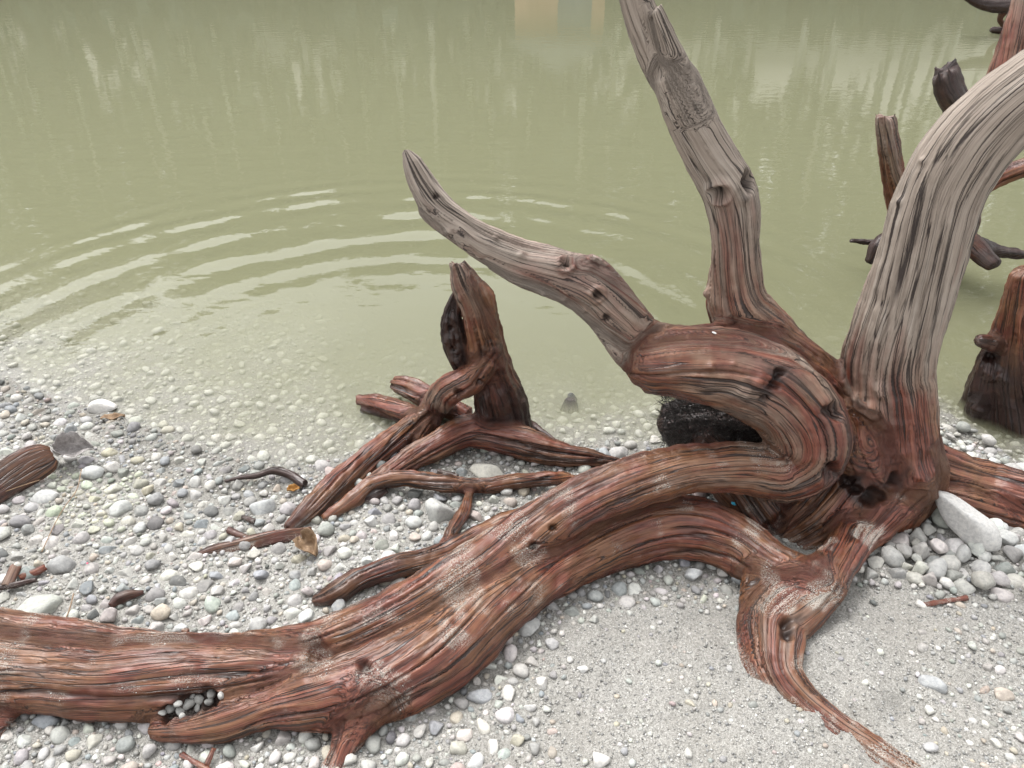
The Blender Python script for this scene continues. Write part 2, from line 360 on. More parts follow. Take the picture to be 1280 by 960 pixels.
# ------------------------------------------------------------------ driftwood: strands of fibre fused into one body, then split into its parts
def place(px, py, v):
    return at_y(px, py, v) if v >= .9 else ground_hit(px, py, v)
def catmull(P, n):
    P = np.asarray(P, float); Q = np.vstack([2*P[0]-P[1], P, 2*P[-1]-P[-2]]); out = []
    for i in range(len(P)-1):
        a, b, c, d = Q[i:i+4]; m = n if i < len(P)-2 else n+1
        for t in np.arange(m)/n:
            out.append(.5*((2*b)+(c-a)*t+(2*a-5*b+4*c-d)*t*t+(3*b-a-3*c+d)*t**3))
    return np.array(out)
class Strand:
    def __init__(s, part, pts, ratio=.85, grey=(0, 0), wet=(0, 0), twist=1.0, flute=.09, jag=(0, 0), sand=0.0, seed=0):
        R = []
        for q in pts:
            p = place(q[0], q[1], q[3]); dep = project(p)[2][0]
            R.append([*p, q[2]*.5*dep/FPX])
        R = catmull(R, 10); seg = np.linalg.norm(np.diff(R[:, :3], axis=0), axis=1); arc = np.concatenate([[0], np.cumsum(seg)])
        n = max(8, int(arc[-1]/.009)); u = np.linspace(0, arc[-1], n)
        R = np.stack([np.interp(u, arc, R[:, k]) for k in range(4)], 1)
        s.part, s.P, s.r, s.u, s.ratio = part, R[:, :3], np.maximum(R[:, 3], .0025), u, ratio
        T = np.gradient(s.P, axis=0); T /= np.linalg.norm(T, axis=1)[:, None]
        view = s.P-np.array([0, 0, CAM_H]); view /= np.linalg.norm(view, axis=1)[:, None]
        A = np.cross(T, view); A /= np.linalg.norm(A, axis=1)[:, None]
        for _ in range(6): A[1:-1] = (A[:-2]+2*A[1:-1]+A[2:])/4
        A -= T*np.sum(A*T, 1)[:, None]; A /= np.linalg.norm(A, axis=1)[:, None]
        s.T, s.A, s.B = T, A, np.cross(T, A)
        tt = u/u[-1]; g = np.asarray(grey, float); w_ = np.asarray(wet, float)
        s.grey = np.interp(tt, np.linspace(0, 1, len(g)), g); s.wet = np.interp(tt, np.linspace(0, 1, len(w_)), w_)
        s.twist, s.flute, s.jag, s.sand, s.seed = twist, flute, jag, sand, seed
        s.rm = float(np.mean(s.r))
    def tube(s, K=28):
        n = len(s.P); th = np.linspace(0, 2*np.pi, K, endpoint=False); V = []
        for i in range(n):
            c, sn = np.cos(th), np.sin(th); tw = th+s.twist*s.u[i]/max(s.rm, .02)*.12
            q = np.stack([np.cos(tw)*1.3+s.seed*5.1, np.sin(tw)*1.3, np.full(K, s.u[i]*3.2+s.seed)], 1)
            q2 = np.stack([np.cos(tw)*3.2+s.seed*3.1, np.sin(tw)*3.2, np.full(K, s.u[i]*1.8-s.seed)], 1)
            f = 1+s.flute*1.1*perlin(q)+s.flute*.9*perlin(q2)
            V.append(s.P[i]+s.r[i]*(f*c)[:, None]*s.A[i]+s.r[i]*s.ratio*(f*sn)[:, None]*s.B[i])
        V = np.array(V)
        for e, jg in ((0, s.jag[0]), (n-1, s.jag[1])):
            if jg: V[e] += s.T[e]*(jg*perlin(np.stack([np.cos(th)*2.4+s.seed, np.sin(th)*2.4, np.full(K, 3.3+e)], 1)))[:, None]
        V = V.reshape(-1, 3); i = np.arange(n-1)[:, None]*K; k = np.arange(K); k2 = (k+1) % K
        F = np.stack([i+k, i+k2, i+K+k2, i+K+k], -1).reshape(-1, 4)
        c0 = s.P[0]-s.T[0]*(.45*s.r[0] if not s.jag[0] else -.006); c1 = s.P[-1]+s.T[-1]*(.45*s.r[-1] if not s.jag[1] else -.006)
        m = len(V); V = np.vstack([V, c0, c1]); e = (n-1)*K
        tri = [(m, int(b), int(a)) for a, b in zip(k, k2)]+[(m+1, int(e+a), int(e+b)) for a, b in zip(k, k2)]
        return V, F, tri

def fuse(strands, voxel, smooth_it):
    verts = []; faces = []; off = 0
    for s in strands:
        V, F, tri = s.tube(); verts.append(V); faces += (F+off).tolist()+[tuple(x+off for x in f) for f in tri]; off += len(V)
    me = bpy.data.meshes.new('tmp'); me.from_pydata(np.vstack(verts).tolist(), [], faces)
    ob = bpy.data.objects.new('tmp', me); C.objects.link(ob)
    md = ob.modifiers.new('r', 'REMESH'); md.mode = 'VOXEL'; md.voxel_size = voxel; md.adaptivity = 0
    dg = bpy.context.evaluated_depsgraph_get(); ev = ob.evaluated_get(dg); m2 = bpy.data.meshes.new_from_object(ev)
    nv = len(m2.vertices); V = np.empty(nv*3, np.float32); m2.vertices.foreach_get('co', V); V = V.reshape(-1, 3).astype(float)
    lt = np.empty(len(m2.polygons), np.int32); m2.polygons.foreach_get('loop_total', lt)
    lv = np.empty(len(m2.loops), np.int32); m2.loops.foreach_get('vertex_index', lv)
    ls = np.empty(len(m2.polygons), np.int32); m2.polygons.foreach_get('loop_start', ls)
    qs = ls[lt == 4]; F = np.stack([lv[qs+i] for i in range(4)], 1)
    tsel = ls[lt == 3]
    if len(tsel): F = np.vstack([F, np.stack([lv[tsel], lv[tsel+1], lv[tsel+2], lv[tsel+2]], 1)])
    E = np.empty(len(m2.edges)*2, np.int32); m2.edges.foreach_get('vertices', E); E = E.reshape(-1, 2)
    bpy.data.objects.remove(ob); bpy.data.meshes.remove(me); bpy.data.meshes.remove(m2)
    deg = np.bincount(E.ravel(), minlength=nv).astype(float)[:, None]; deg[deg == 0] = 1
    def lap(X):
        return np.stack([(np.bincount(E[:, 0], X[E[:, 1], c], nv)+np.bincount(E[:, 1], X[E[:, 0], c], nv)) for c in range(3)], 1)/deg-X
    for it in range(smooth_it):
        V = V+.55*lap(V)
        if it % 2: V = V-.40*lap(V)
    return V, F
def vnormals(V, F):
    n = np.cross(V[F[:, 2]]-V[F[:, 0]], V[F[:, 3]]-V[F[:, 1]]); out = np.zeros_like(V)
    for c in range(3): out[:, c] = sum(np.bincount(F[:, q], n[:, c], len(V)) for q in range(4))
    return out/np.maximum(np.linalg.norm(out, axis=1), 1e-12)[:, None]

def build_driftwood(name, label, cat, strands, base, voxel=.0034, smooth_it=8, knots=(), crack_amp=1.0, group=None, parts_labels=None, single=False):
    for k, s in enumerate(strands): s.seed = k*1.37+len(name)
    V, F = fuse(strands, voxel, smooth_it); nv = len(V); NRM = vnormals(V, F)
    best = np.full(nv, 1e9); score = np.full((nv, len(strands)), 1e3, np.float32)
    info = []
    for k, s in enumerate(strands):
        lo = s.P.min(0)-s.r.max()*2.2-.03; hi = s.P.max(0)+s.r.max()*2.2+.03
        idx = np.where(np.all((V > lo) & (V < hi), 1))[0]; X = V[idx]; j = np.empty(len(idx), int)
        for a in range(0, len(idx), 20000):
            x = X[a:a+20000]; d2 = (x**2).sum(1)[:, None]-2*x@s.P.T+(s.P**2).sum(1)[None]
            j[a:a+20000] = np.argmin(d2-(s.r**2)[None]*.6, 1)
        q = X-s.P[j]; a_ = (q*s.A[j]).sum(1)/s.r[j]; b_ = (q*s.B[j]).sum(1)/(s.r[j]*s.ratio); ax = (q*s.T[j]).sum(1)
        rho = np.sqrt(a_**2+b_**2); beyond = np.maximum(np.abs(ax)-.012, 0)
        score[idx, k] = (rho-1)*s.r[j]+beyond
        th = np.arctan2(b_, a_)+s.twist*s.u[j]/max(s.rm, .02)*.12
        g = np.stack([np.cos(th)*s.rm, np.sin(th)*s.rm, s.u[j]+ax], 1)
        info.append((idx, g, s.grey[j], s.wet[j], np.full(len(idx), s.sand)))
    W = np.exp(-np.clip((score-score.min(1)[:, None])/.0035, 0, 30)); W /= W.sum(1)[:, None]; dom = np.argmin(score, 1)
    grain = np.zeros((nv, 3)); grey = np.zeros(nv); wet = np.zeros(nv); sand = np.zeros(nv); crk = np.zeros(nv); hgt = np.zeros(nv)
    for k, (idx, g, gr, we, sa) in enumerate(info):
        wk = W[idx, k]; use = wk > .004; idx, g, gr, we, sa, wk = idx[use], g[use], gr[use], we[use], sa[use], wk[use]
        if not len(idx): continue
        o = np.array([k*3.7, k*1.9, k*2.3]); lam = .026
        warp = .007*np.stack([perlin(np.stack([g[:, 0]*9, g[:, 1]*9, g[:, 2]*3.2], 1)+o), perlin(np.stack([g[:, 0]*9, g[:, 1]*9, g[:, 2]*3.2], 1)+o+31), np.zeros(len(g))], 1)
        gw = g+warp
        n1 = perlin(gw*np.array([1/lam, 1/lam, 1.3])+o); n2_ = perlin(gw*np.array([1/.013, 1/.013, 2.2])+o+11); n3 = perlin(gw*np.array([1/.0075, 1/.0075, 5.])+o+23)
        brk = sstep(-.25, .25, perlin(g*np.array([22, 22, 3.5])+o+40)); brk2 = sstep(0, .3, perlin(g*np.array([30, 30, 9.])+o+50))
        c1 = (1-sstep(.02, .13, np.abs(n1)))*brk; c2 = (1-sstep(.02, .14, np.abs(n2_)))*brk2
        rr = min(1.0, strands[k].rm/.03)
        h = crack_amp*rr*(1-.72*np.clip(gr, 0, 1))*(-.0066*c1-.0024*c2+.0013*n2_+.0007*n3)
        grain[idx] += wk[:, None]*(gw+o*.1); grey[idx] += wk*gr; wet[idx] += wk*we; sand[idx] += wk*sa
        crk[idx] += wk*np.maximum(c1, .75*c2)*(1-.7*np.clip(gr, 0, 1)); hgt[idx] += wk*h
    # knots: (px, py, radius px, kind) - peg, ring or hole on the surface the pixel meets
    if knots:
        bv = BVHTree.FromPolygons(V.tolist(), F.tolist())
        for (px, py, rp, kd) in knots:
            d = ray(px, py); hit = bv.ray_cast(Vector((0, 0, CAM_H)), Vector(d).normalized())
            if hit[0] is None: continue
            p = np.array(hit[0]); R = rp*project(p)[2][0]/FPX; dd = np.linalg.norm(V-p, axis=1)/R; nr = dd < 4; dd[nr] *= 1+(.16 if kd in ('ring', 'peg') else .55)*perlin(V[nr]/R*.9+px)
            if kd == 'peg': hgt += .9*R*np.exp(-dd**2*1.4); wet += .35*np.exp(-dd**2)
            elif kd == 'ring':
                hgt += R*(.55*np.exp(-((dd-.95)/.33)**2)-1.1*np.exp(-(dd/.5)**2)); crk = np.maximum(crk, np.exp(-(dd/.5)**4)); crk *= 1-.8*np.exp(-((dd-1)/.4)**2); grey -= .1*np.exp(-((dd-1)/.4)**2)
            elif kd == 'hole': hgt -= 1.3*R*np.exp(-(dd/.85)**4); crk = np.maximum(crk, np.exp(-(dd/1.05)**4)); wet += .5*np.exp(-(dd/1.6)**2)  # dark colour painted inside and around the hole stands for its shade
            elif kd == 'burl': hgt += .6*R*np.exp(-dd**2)*(1+.5*perlin(V*60)); wet += .25*np.exp(-((dd-1.3)/.4)**2)
    hgt += crack_amp*(1-.6*np.clip(grey, 0, 1))*(.0045*fbm(V*13+3.1, 2)+.0022*fbm(V*38, 2))*np.clip(score.min(1)+1, 0, 1)
    V = V+NRM*hgt[:, None]; NRM = vnormals(V, F)
    zg = V[:, 2]-ground(V[:, 0], V[:, 1])
    sand = np.clip(sand*sstep(.15, .75, NRM[:, 2])*sstep(.12, .5, fbm(V*np.array([13, 13, 13]), 3))*(1-sstep(.18, .32, zg)), 0, 1)
    sand = np.maximum(sand, (1-sstep(.000, .014, zg+.01*perlin(V*70)))*.8)
    if single:
        bl = np.array(base, float)
        ob = mesh_obj(name, V-bl, F, WOOD, None, True, {'grain': ('FLOAT_VECTOR', grain), 'grey': ('FLOAT', grey), 'wet': ('FLOAT', wet), 'sand': ('FLOAT', sand), 'crack': ('FLOAT', crk)}, NRM)
        ob.location = tuple(bl); tag(ob, label, cat, group); return ob
    root = thing(name, label, cat, base, group)
    fid = dom[F[:, 0]]; keys = []
    for s in strands:
        if s.part not in keys: keys.append(s.part)
    pk = np.array([keys.index(s.part) for s in strands]); fp = pk[fid]
    for q, key in enumerate(keys):
        sel = F[fp == q]
        if not len(sel): continue
        uq, inv = np.unique(sel, return_inverse=True); inv = inv.reshape(sel.shape)
        ob = mesh_obj(key.split('#')[0], V[uq], inv, WOOD, root, True, {'grain': ('FLOAT_VECTOR', grain[uq]), 'grey': ('FLOAT', grey[uq]), 'wet': ('FLOAT', wet[uq]), 'sand': ('FLOAT', sand[uq]), 'crack': ('FLOAT', crk[uq])}, NRM[uq])
        if parts_labels and key in parts_labels: ob['label'] = parts_labels[key]
    return root, V, F, NRM, sand

St = Strand
main = [
    St('trunk', [(1098, 650, 90, 1.33), (1104, 600, 128, 1.36), (1108, 540, 122, 1.39), (1108, 480, 114, 1.41), (1113, 440, 108, 1.41), (1146, 334, 103, 1.41), (1174, 245, 105, 1.41), (1209, 187, 106, 1.40), (1246, 148, 104, 1.39), (1292, 112, 98, 1.37), (1370, 62, 96, 1.34), (1460, 15, 84, 1.31), (1540, -35, 50, 1.28)], .85, (0, .1, .42, .78, .93, 1, 1, 1), (0, 0), .5, .06),
    St('branch#fork', [(1248, 140, 40, 1.43), (1262, 90, 46, 1.46), (1278, 40, 46, 1.48), (1296, -20, 46, 1.5), (1310, -90, 38, 1.52), (1320, -150, 18, 1.54)], .8, (.2, .45, .5), (.2, 0)),
    St('branch#tall', [(1085, 540, 80, 1.43), (1038, 492, 72, 1.45), (990, 452, 72, 1.46), (950, 420, 82, 1.47), (924, 385, 76, 1.48), (919, 345, 64, 1.49), (919, 295, 60, 1.49), (914, 245, 66, 1.49), (890, 198, 62, 1.49), (866, 150, 60, 1.49), (848, 108, 56, 1.49), (838, 88, 50, 1.49)], .85, (0, 0, .1, .3, .5, .75, .95, 1), (.1, .1, 0, 0), .8, .08),
    St('branch#tall', [(850, 122, 40, 1.50), (824, 80, 46, 1.50), (803, 30, 44, 1.50), (785, -25, 36, 1.50), (774, -60, 18, 1.50)], .6, (1, 1), (0, 0), .4, .14, (0, .02)),
    St('branch#tall', [(866, 140, 40, 1.48), (848, 86, 32, 1.475), (834, 45, 24, 1.47), (821, 10, 15, 1.47)], .8, (.8, 1), (0, 0), .4, .15, (0, .012)),
    St('branch#limb', [(508, 190, 10, 1.47), (514, 203, 25, 1.467), (529, 234, 37, 1.46), (552, 266, 42, 1.45), (596, 298, 46, 1.44), (645, 324, 52, 1.43), (692, 340, 56, 1.42), (738, 360, 68, 1.41), (772, 394, 62, 1.40), (802, 424, 56, 1.40), (850, 432, 48, 1.41), (910, 428, 52, 1.42), (965, 442, 58, 1.42), (1015, 482, 64, 1.42), (1050, 532, 74, 1.42)], .8, (1, .75, .65, .6, .55, .35, .1, 0, 0, 0), (0, 0), .9, .2, (.03, 0)),
    St('branch#limb', [(524, 262, 12, 1.45), (540, 272, 22, 1.445), (566, 288, 22, 1.44), (600, 312, 20, 1.44)], .8, (.9, .7), (.1, 0), .5, .25),
    St('branch#limb', [(612, 330, 14, 1.42), (660, 352, 24, 1.41), (705, 368, 26, 1.40), (745, 396, 30, 1.39), (775, 432, 36, 1.38), (806, 458, 38, 1.37), (850, 470, 30, 1.36)], .8, (1, 1, .9, .6, .3), (.2, 0), .5, .14),
    St('branch#limb', [(716, 338, 16, 1.41), (742, 328, 18, 1.41), (762, 350, 26, 1.41), (785, 388, 30, 1.41)], .9, (.5, .45, .2), (.1, .1), .5, .2),
    St('root#upper', [(790, 456, 50, 1.385), (812, 453, 78, 1.375), (865, 454, 98, 1.36), (920, 463, 106, 1.35), (970, 488, 108, 1.34), (1004, 530, 104, 1.32), (1008, 566, 96, 1.305), (980, 590, 74, 1.29), (930, 585, 62, 1.275), (860, 587, 62, 1.255), (790, 604, 66, 1.225), (720, 632, 68, 1.18), (650, 676, 72, .115), (590, 718, 74, .095), (500, 768, 70, .08), (400, 804, 60, .065), (300, 817, 52, .06), (180, 817, 62, .06), (80, 805, 66, .065), (-20, 797, 72, .065), (-120, 785, 76, .065), (-230, 774, 70, .05), (-320, 768, 40, .015)], .9, (.1, .42, .35, .15, .05, 0, 0, 0, 0, 0, 0, 0), (0, 0), .6, .09, (0, 0), .8),
    St('root#upper', [(805, 482, 20, 1.36), (850, 478, 30, 1.335), (900, 492, 34, 1.32), (950, 520, 34, 1.30), (985, 548, 30, 1.29)], .8, (.3, .35, .1), (0, 0), .5, .15),
    St('root#upper', [(790, 436, 24, 1.375), (830, 428, 28, 1.36), (890, 428, 30, 1.345), (950, 445, 32, 1.335), (1000, 485, 34, 1.325), (1030, 540, 36, 1.315)], .8, (0, .05, 0), (0, 0), .5, .12),
    St('root#lower', [(1012, 730, 60, .05), (960, 708, 66, .055), (912, 675, 76, .06), (855, 657, 82, .07), (785, 665, 84, .065), (695, 702, 84, .06), (620, 755, 88, .06), (555, 812, 94, .055), (480, 852, 96, .05), (410, 870, 86, .045), (340, 880, 62, .035), (285, 898, 56, .03), (235, 908, 40, .022), (190, 910, 26, .018)], .85, (.05, 0, 0, 0), (.05, .1, 0, 0, .1), .6, .1, (0, 0), .8),
    St('root#lower', [(390, 838, 70, .05), (300, 846, 84, .05), (220, 850, 96, .05), (130, 852, 92, .05), (50, 842, 92, .05), (-40, 832, 98, .05), (-130, 825, 100, .05), (-230, 816, 88, .035), (-320, 810, 46, .0)], .8, (0, .05, 0), (0, 0), .5, .08, (0, 0), .6),
    St('root#spur', [(470, 868, 70, .05), (445, 905, 50, .025), (428, 938, 38, .005), (412, 975, 30, -.012)], .8),
    St('root#tip', [(40, 868, 26, .03), (18, 885, 24, .018), (2, 905, 20, .004), (-15, 930, 16, -.01)], .8),
    St('root#front', [(1130, 590, 80, 1.34), (1106, 628, 70, 1.28), (1076, 662, 58, 1.24), (1048, 702, 52, .06), (1015, 738, 76, .045), (972, 775, 84, .02), (966, 812, 82, .004), (972, 846, 72, -.006), (998, 878, 58, -.014), (1044, 916, 56, -.019), (1100, 956, 54, -.020), (1150, 985, 46, -.024)], .7, (.1, .1, .05, .25, .15, 0), (0, 0), .4, .09, (0, 0), 1.0),
    St('root#front', [(962, 700, 44, .055), (948, 732, 46, .04), (944, 775, 38, .016), (946, 820, 30, 0), (950, 860, 20, -.012)], .8, (0, 0), (0, 0), .4, .1, (0, 0), .8),
    St('root#right', [(1130, 570, 70, 1.42), (1180, 590, 66, 1.40), (1230, 608, 62, 1.38), (1290, 628, 62, .05), (1370, 655, 60, .03), (1460, 690, 40, -.01)], .9, (0, .05, 0), (.35, .3, .25), .5, .2),
    St('root#right', [(1160, 612, 34, 1.36), (1210, 628, 32, .045), (1270, 650, 30, .02), (1340, 680, 26, .0)], .9, (.1, .05, 0), (0, 0), .5, .1),
    St('trunk', [(1085, 560, 100, 1.36), (1048, 612, 112, 1.33), (1010, 650, 112, 1.31), (965, 672, 92, 1.30), (935, 668, 60, 1.29)], .7, (0, 0), (.1, .3, .25), .5, .12),
    St('trunk', [(1145, 550, 56, 1.36), (1154, 598, 58, 1.34), (1140, 635, 46, 1.33)], .9, (.1, .05), (0, 0), .5, .1),
    St('trunk', [(1052, 500, 24, 1.39), (1074, 525, 56, 1.365), (1080, 565, 66, 1.335), (1100, 608, 62, 1.305), (1132, 628, 30, 1.29)], .8, (.1, .1), (.1, .15), .8, .18),
    St('root_mass', [(832, 530, 56, 1.53), (885, 524, 80, 1.51), (930, 533, 70, 1.48), (985, 560, 60, 1.44)], .9, (0, 0), (1, 1), .3, .25),
    St('root_mass', [(870, 560, 60, 1.42), (920, 600, 60, 1.36), (955, 645, 64, 1.31)], .9, (0, 0), (.7, .45), .3, .2, (0, 0), .8),
    St('root#thin', [(740, 605, 14, 1.24), (700, 598, 17, .05), (650, 601, 20, .03), (600, 607, 22, .025), (555, 604, 22, .03), (505, 598, 22, .035), (468, 604, 22, .03), (438, 626, 20, .02), (404, 649, 13, .008)], .9, (0, 0, 0), (.25, .25), .5, .07),
    St('root#low', [(680, 650, 36, .05), (640, 655, 34, .04), (600, 672, 32, .035), (555, 693, 30, .03), (500, 706, 30, .03), (452, 722, 30, .025), (420, 742, 27, .015), (392, 751, 17, .006)], .9, (0, 0), (.35, .3, .4, .65), .5, .08),
    St('root#link', [(588, 612, 13, .02), (580, 640, 15, .015), (565, 662, 15, .02), (552, 688, 15, .02)], .9, (0, 0), (.35, .3), .5, .1),
]
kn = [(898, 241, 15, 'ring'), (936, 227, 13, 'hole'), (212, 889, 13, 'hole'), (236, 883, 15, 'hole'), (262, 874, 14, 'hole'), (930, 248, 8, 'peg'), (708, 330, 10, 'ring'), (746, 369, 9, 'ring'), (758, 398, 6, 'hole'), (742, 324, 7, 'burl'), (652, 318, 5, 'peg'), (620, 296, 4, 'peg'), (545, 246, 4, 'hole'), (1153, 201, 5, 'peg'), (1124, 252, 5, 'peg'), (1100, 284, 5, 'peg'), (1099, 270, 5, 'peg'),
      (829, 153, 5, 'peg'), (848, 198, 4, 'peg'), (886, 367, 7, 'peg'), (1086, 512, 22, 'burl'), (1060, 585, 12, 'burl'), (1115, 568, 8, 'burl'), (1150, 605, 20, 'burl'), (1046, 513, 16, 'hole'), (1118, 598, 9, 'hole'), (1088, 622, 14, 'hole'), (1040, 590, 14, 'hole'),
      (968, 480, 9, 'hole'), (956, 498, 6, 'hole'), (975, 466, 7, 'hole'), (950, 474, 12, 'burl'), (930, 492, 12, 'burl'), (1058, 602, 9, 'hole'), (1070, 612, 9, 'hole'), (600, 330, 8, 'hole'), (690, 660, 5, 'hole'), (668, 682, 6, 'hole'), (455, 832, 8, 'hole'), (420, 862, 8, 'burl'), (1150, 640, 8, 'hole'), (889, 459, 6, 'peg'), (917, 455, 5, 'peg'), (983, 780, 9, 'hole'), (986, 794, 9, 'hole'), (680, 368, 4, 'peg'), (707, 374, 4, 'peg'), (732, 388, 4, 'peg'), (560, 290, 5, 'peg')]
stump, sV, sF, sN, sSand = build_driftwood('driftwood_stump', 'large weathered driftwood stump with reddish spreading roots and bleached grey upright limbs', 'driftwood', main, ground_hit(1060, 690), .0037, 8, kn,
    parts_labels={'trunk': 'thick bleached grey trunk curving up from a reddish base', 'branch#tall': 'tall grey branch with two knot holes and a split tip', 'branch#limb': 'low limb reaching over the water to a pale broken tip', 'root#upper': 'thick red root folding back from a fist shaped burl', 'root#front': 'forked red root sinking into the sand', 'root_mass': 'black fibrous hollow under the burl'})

small_ = [
    St('trunk', [(572, 330, 20, 1.66), (580, 350, 36, 1.66), (595, 380, 44, 1.66), (603, 410, 46, 1.66), (611, 450, 52, 1.66), (622, 490, 62, 1.66), (630, 525, 68, 1.66), (634, 560, 70, 1.66)], .85, (.5, .35, .05, 0, 0, 0), (.2, .1, .5, .75, .85), .5, .17, (.035, 0)),
    St('trunk', [(592, 350, 12, 1.65), (606, 370, 22, 1.645), (611, 392, 20, 1.645), (614, 430, 18, 1.645), (626, 480, 22, 1.64)], .8, (.2, .05, 0), (.2, .4, .75), .5, .35),
    St('bark', [(574, 366, 14, 1.665), (568, 392, 24, 1.67), (570, 425, 32, 1.67), (578, 455, 28, 1.67), (586, 480, 20, 1.67)], .8, (0, 0), (1, 1), .5, .6),
    St('root#leg', [(612, 450, 30, 1.63), (590, 474, 36, 1.62), (562, 488, 38, 1.61), (543, 508, 36, .05), (528, 532, 28, .03), (517, 552, 18, .015)], .85, (0, .35, .35, .15), (.1, 0), .8, .1),
    St('root#black', [(640, 500, 34, 1.65), (648, 530, 26, 1.65), (662, 530, 10, .02), (690, 548, 8, .01), (712, 560, 7, .0)], .9, (0, 0), (.7, .8), .5, .1),
    St('root#long', [(545, 512, 30, .05), (505, 540, 30, .035), (470, 566, 33, .03), (430, 598, 35, .028), (390, 634, 32, .018), (360, 662, 20, .006)], .85, (0, .08, .05, 0), (.5, .3, .3, .6), .6, .1),
    St('root#wide', [(780, 580, 12, .015), (740, 574, 22, .025), (690, 565, 36, .035), (635, 548, 46, .05), (590, 538, 42, .055), (545, 556, 36, .045), (505, 578, 30, .03), (462, 606, 18, .02)], .8, (0, .0, .05, 0), (.5, .3, .35, .3), .6, .09),
    St('root#stub', [(448, 499, 16, .045), (475, 503, 22, .05), (512, 516, 22, .05), (548, 530, 20, .03)], .8, (.05, 0), (.15, .3), .5, .12, (.01, 0)),
    St('root#stub', [(492, 478, 18, .06), (510, 484, 26, .06), (545, 502, 28, .05), (585, 520, 26, .03)], .8, (.05, 0), (.35, .2), .5, .12, (.012, 0)),
    St('root#stub', [(452, 512, 12, .025), (480, 516, 14, .02), (510, 525, 14, .015)], .8, (0, 0), (.8, .6)),
]
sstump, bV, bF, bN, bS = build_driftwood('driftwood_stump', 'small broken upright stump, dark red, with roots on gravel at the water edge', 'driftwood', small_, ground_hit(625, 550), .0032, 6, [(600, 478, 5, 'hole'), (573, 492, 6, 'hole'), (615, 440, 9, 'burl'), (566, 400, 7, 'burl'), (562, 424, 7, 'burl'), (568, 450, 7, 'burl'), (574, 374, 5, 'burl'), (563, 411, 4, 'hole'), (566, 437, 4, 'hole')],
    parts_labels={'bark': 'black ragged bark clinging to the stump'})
edge_ = [
    St('trunk', [(1287, 340, 40, 1.80), (1281, 380, 56, 1.80), (1272, 425, 74, 1.80), (1264, 470, 90, 1.80), (1262, 515, 104, 1.80)], .9, (.1, 0, 0, 0), (.15, .35, .75, 1), .8, .3),
    St('trunk', [(1300, 400, 70, 1.82), (1310, 460, 90, 1.82), (1320, 525, 100, 1.82)], .9, (0, 0), (.1, .6), .5, .25),
    St('knot', [(1222, 424, 14, 1.77), (1236, 428, 22, 1.78), (1252, 434, 24, 1.79)], .9, (0, 0), (.7, .5)),
    St('root', [(1225, 505, 30, 1.78), (1212, 530, 22, -.02), (1205, 545, 14, -.03)], .9, (0, 0), (.9, .9)),
]
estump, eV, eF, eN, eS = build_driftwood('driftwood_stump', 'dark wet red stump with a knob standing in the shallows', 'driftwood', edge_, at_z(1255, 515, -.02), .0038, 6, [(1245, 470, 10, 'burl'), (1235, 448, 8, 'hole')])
far_ = [
    St('post', [(1107, 146, 24, 2.66), (1111, 185, 27, 2.66), (1119, 235, 30, 2.68), (1136, 285, 34, 2.7), (1165, 335, 36, 2.7)], .9, (.5, .2, .1, 0), (.35, .3, .4, .7), .5, .2, (.06, 0)),
    St('post', [(1180, 88, 30, 2.75), (1184, 112, 34, 2.75), (1200, 150, 36, 2.75), (1208, 210, 38, 2.74), (1200, 270, 44, 2.72), (1180, 340, 44, 2.7)], .9, (.45, .3, 0, 0), (.8, .7, .6, .7), .5, .22, (.07, 0)),
    St('branch', [(1195, 255, 26, 2.72), (1240, 226, 25, 2.68), (1292, 206, 26, 2.64), (1350, 190, 24, 2.6)], .9, (.1, .1), (.3, .1), .5, .12),
    St('leg', [(1180, 280, 34, 2.7), (1214, 305, 28, 2.62), (1244, 332, 20, 2.52)], .9, (.1, .2), (.4, .8), .5, .1),
    St('leg', [(1205, 300, 24, 2.64), (1240, 312, 17, 2.64), (1290, 320, 10, 2.66), (1330, 324, 8, 2.68)], .9, (0, 0), (.8, .9), .5, .1),
    St('leg', [(1130, 290, 26, 2.68), (1100, 308, 24, 2.62), (1086, 328, 13, 2.6)], .9, (0, 0), (.9, .9), .5, .1),
    St('leg', [(1140, 300, 16, 2.72), (1100, 303, 10, 2.76), (1062, 301, 6, 2.78)], .9, (0, 0), (.9, .9), .5, .1),
]
fstump, *_ = build_driftwood('driftwood_stump', 'broken driftwood with two snapped posts standing in the water behind the trunk', 'driftwood', far_, at_z(1165, 335, -.12), .006, 5)
top_ = [
    St('branch', [(1205, -6, 8, 7.7), (1225, 4, 13, 7.7), (1250, 8, 16, 7.7), (1285, 4, 16, 7.7), (1330, -4, 18, 7.7)], .9, (0, 0), (.9, .9), .5, .1),
    St('branch', [(1246, 8, 12, 7.7), (1254, 14, 10, 7.7), (1250, 24, 7, 7.72), (1256, 34, 6, 7.74)], .9, (0, 0), (.5, .6)),
    St('branch', [(1238, 37, 7, 7.8), (1252, 38, 9, 7.8), (1280, 37, 9, 7.8)], .9, (0, 0), (1, 1)),
    St('branch', [(1290, 0, 12, 7.7), (1275, 20, 9, 7.75), (1262, 38, 8, 7.8)], .9, (0, 0), (.5, .8)),
]
build_driftwood('dead_branch', 'dark dead branches sticking out of the lake far behind the trunk', 'branch', top_, at_z(1262, 38, 0), .012, 3)

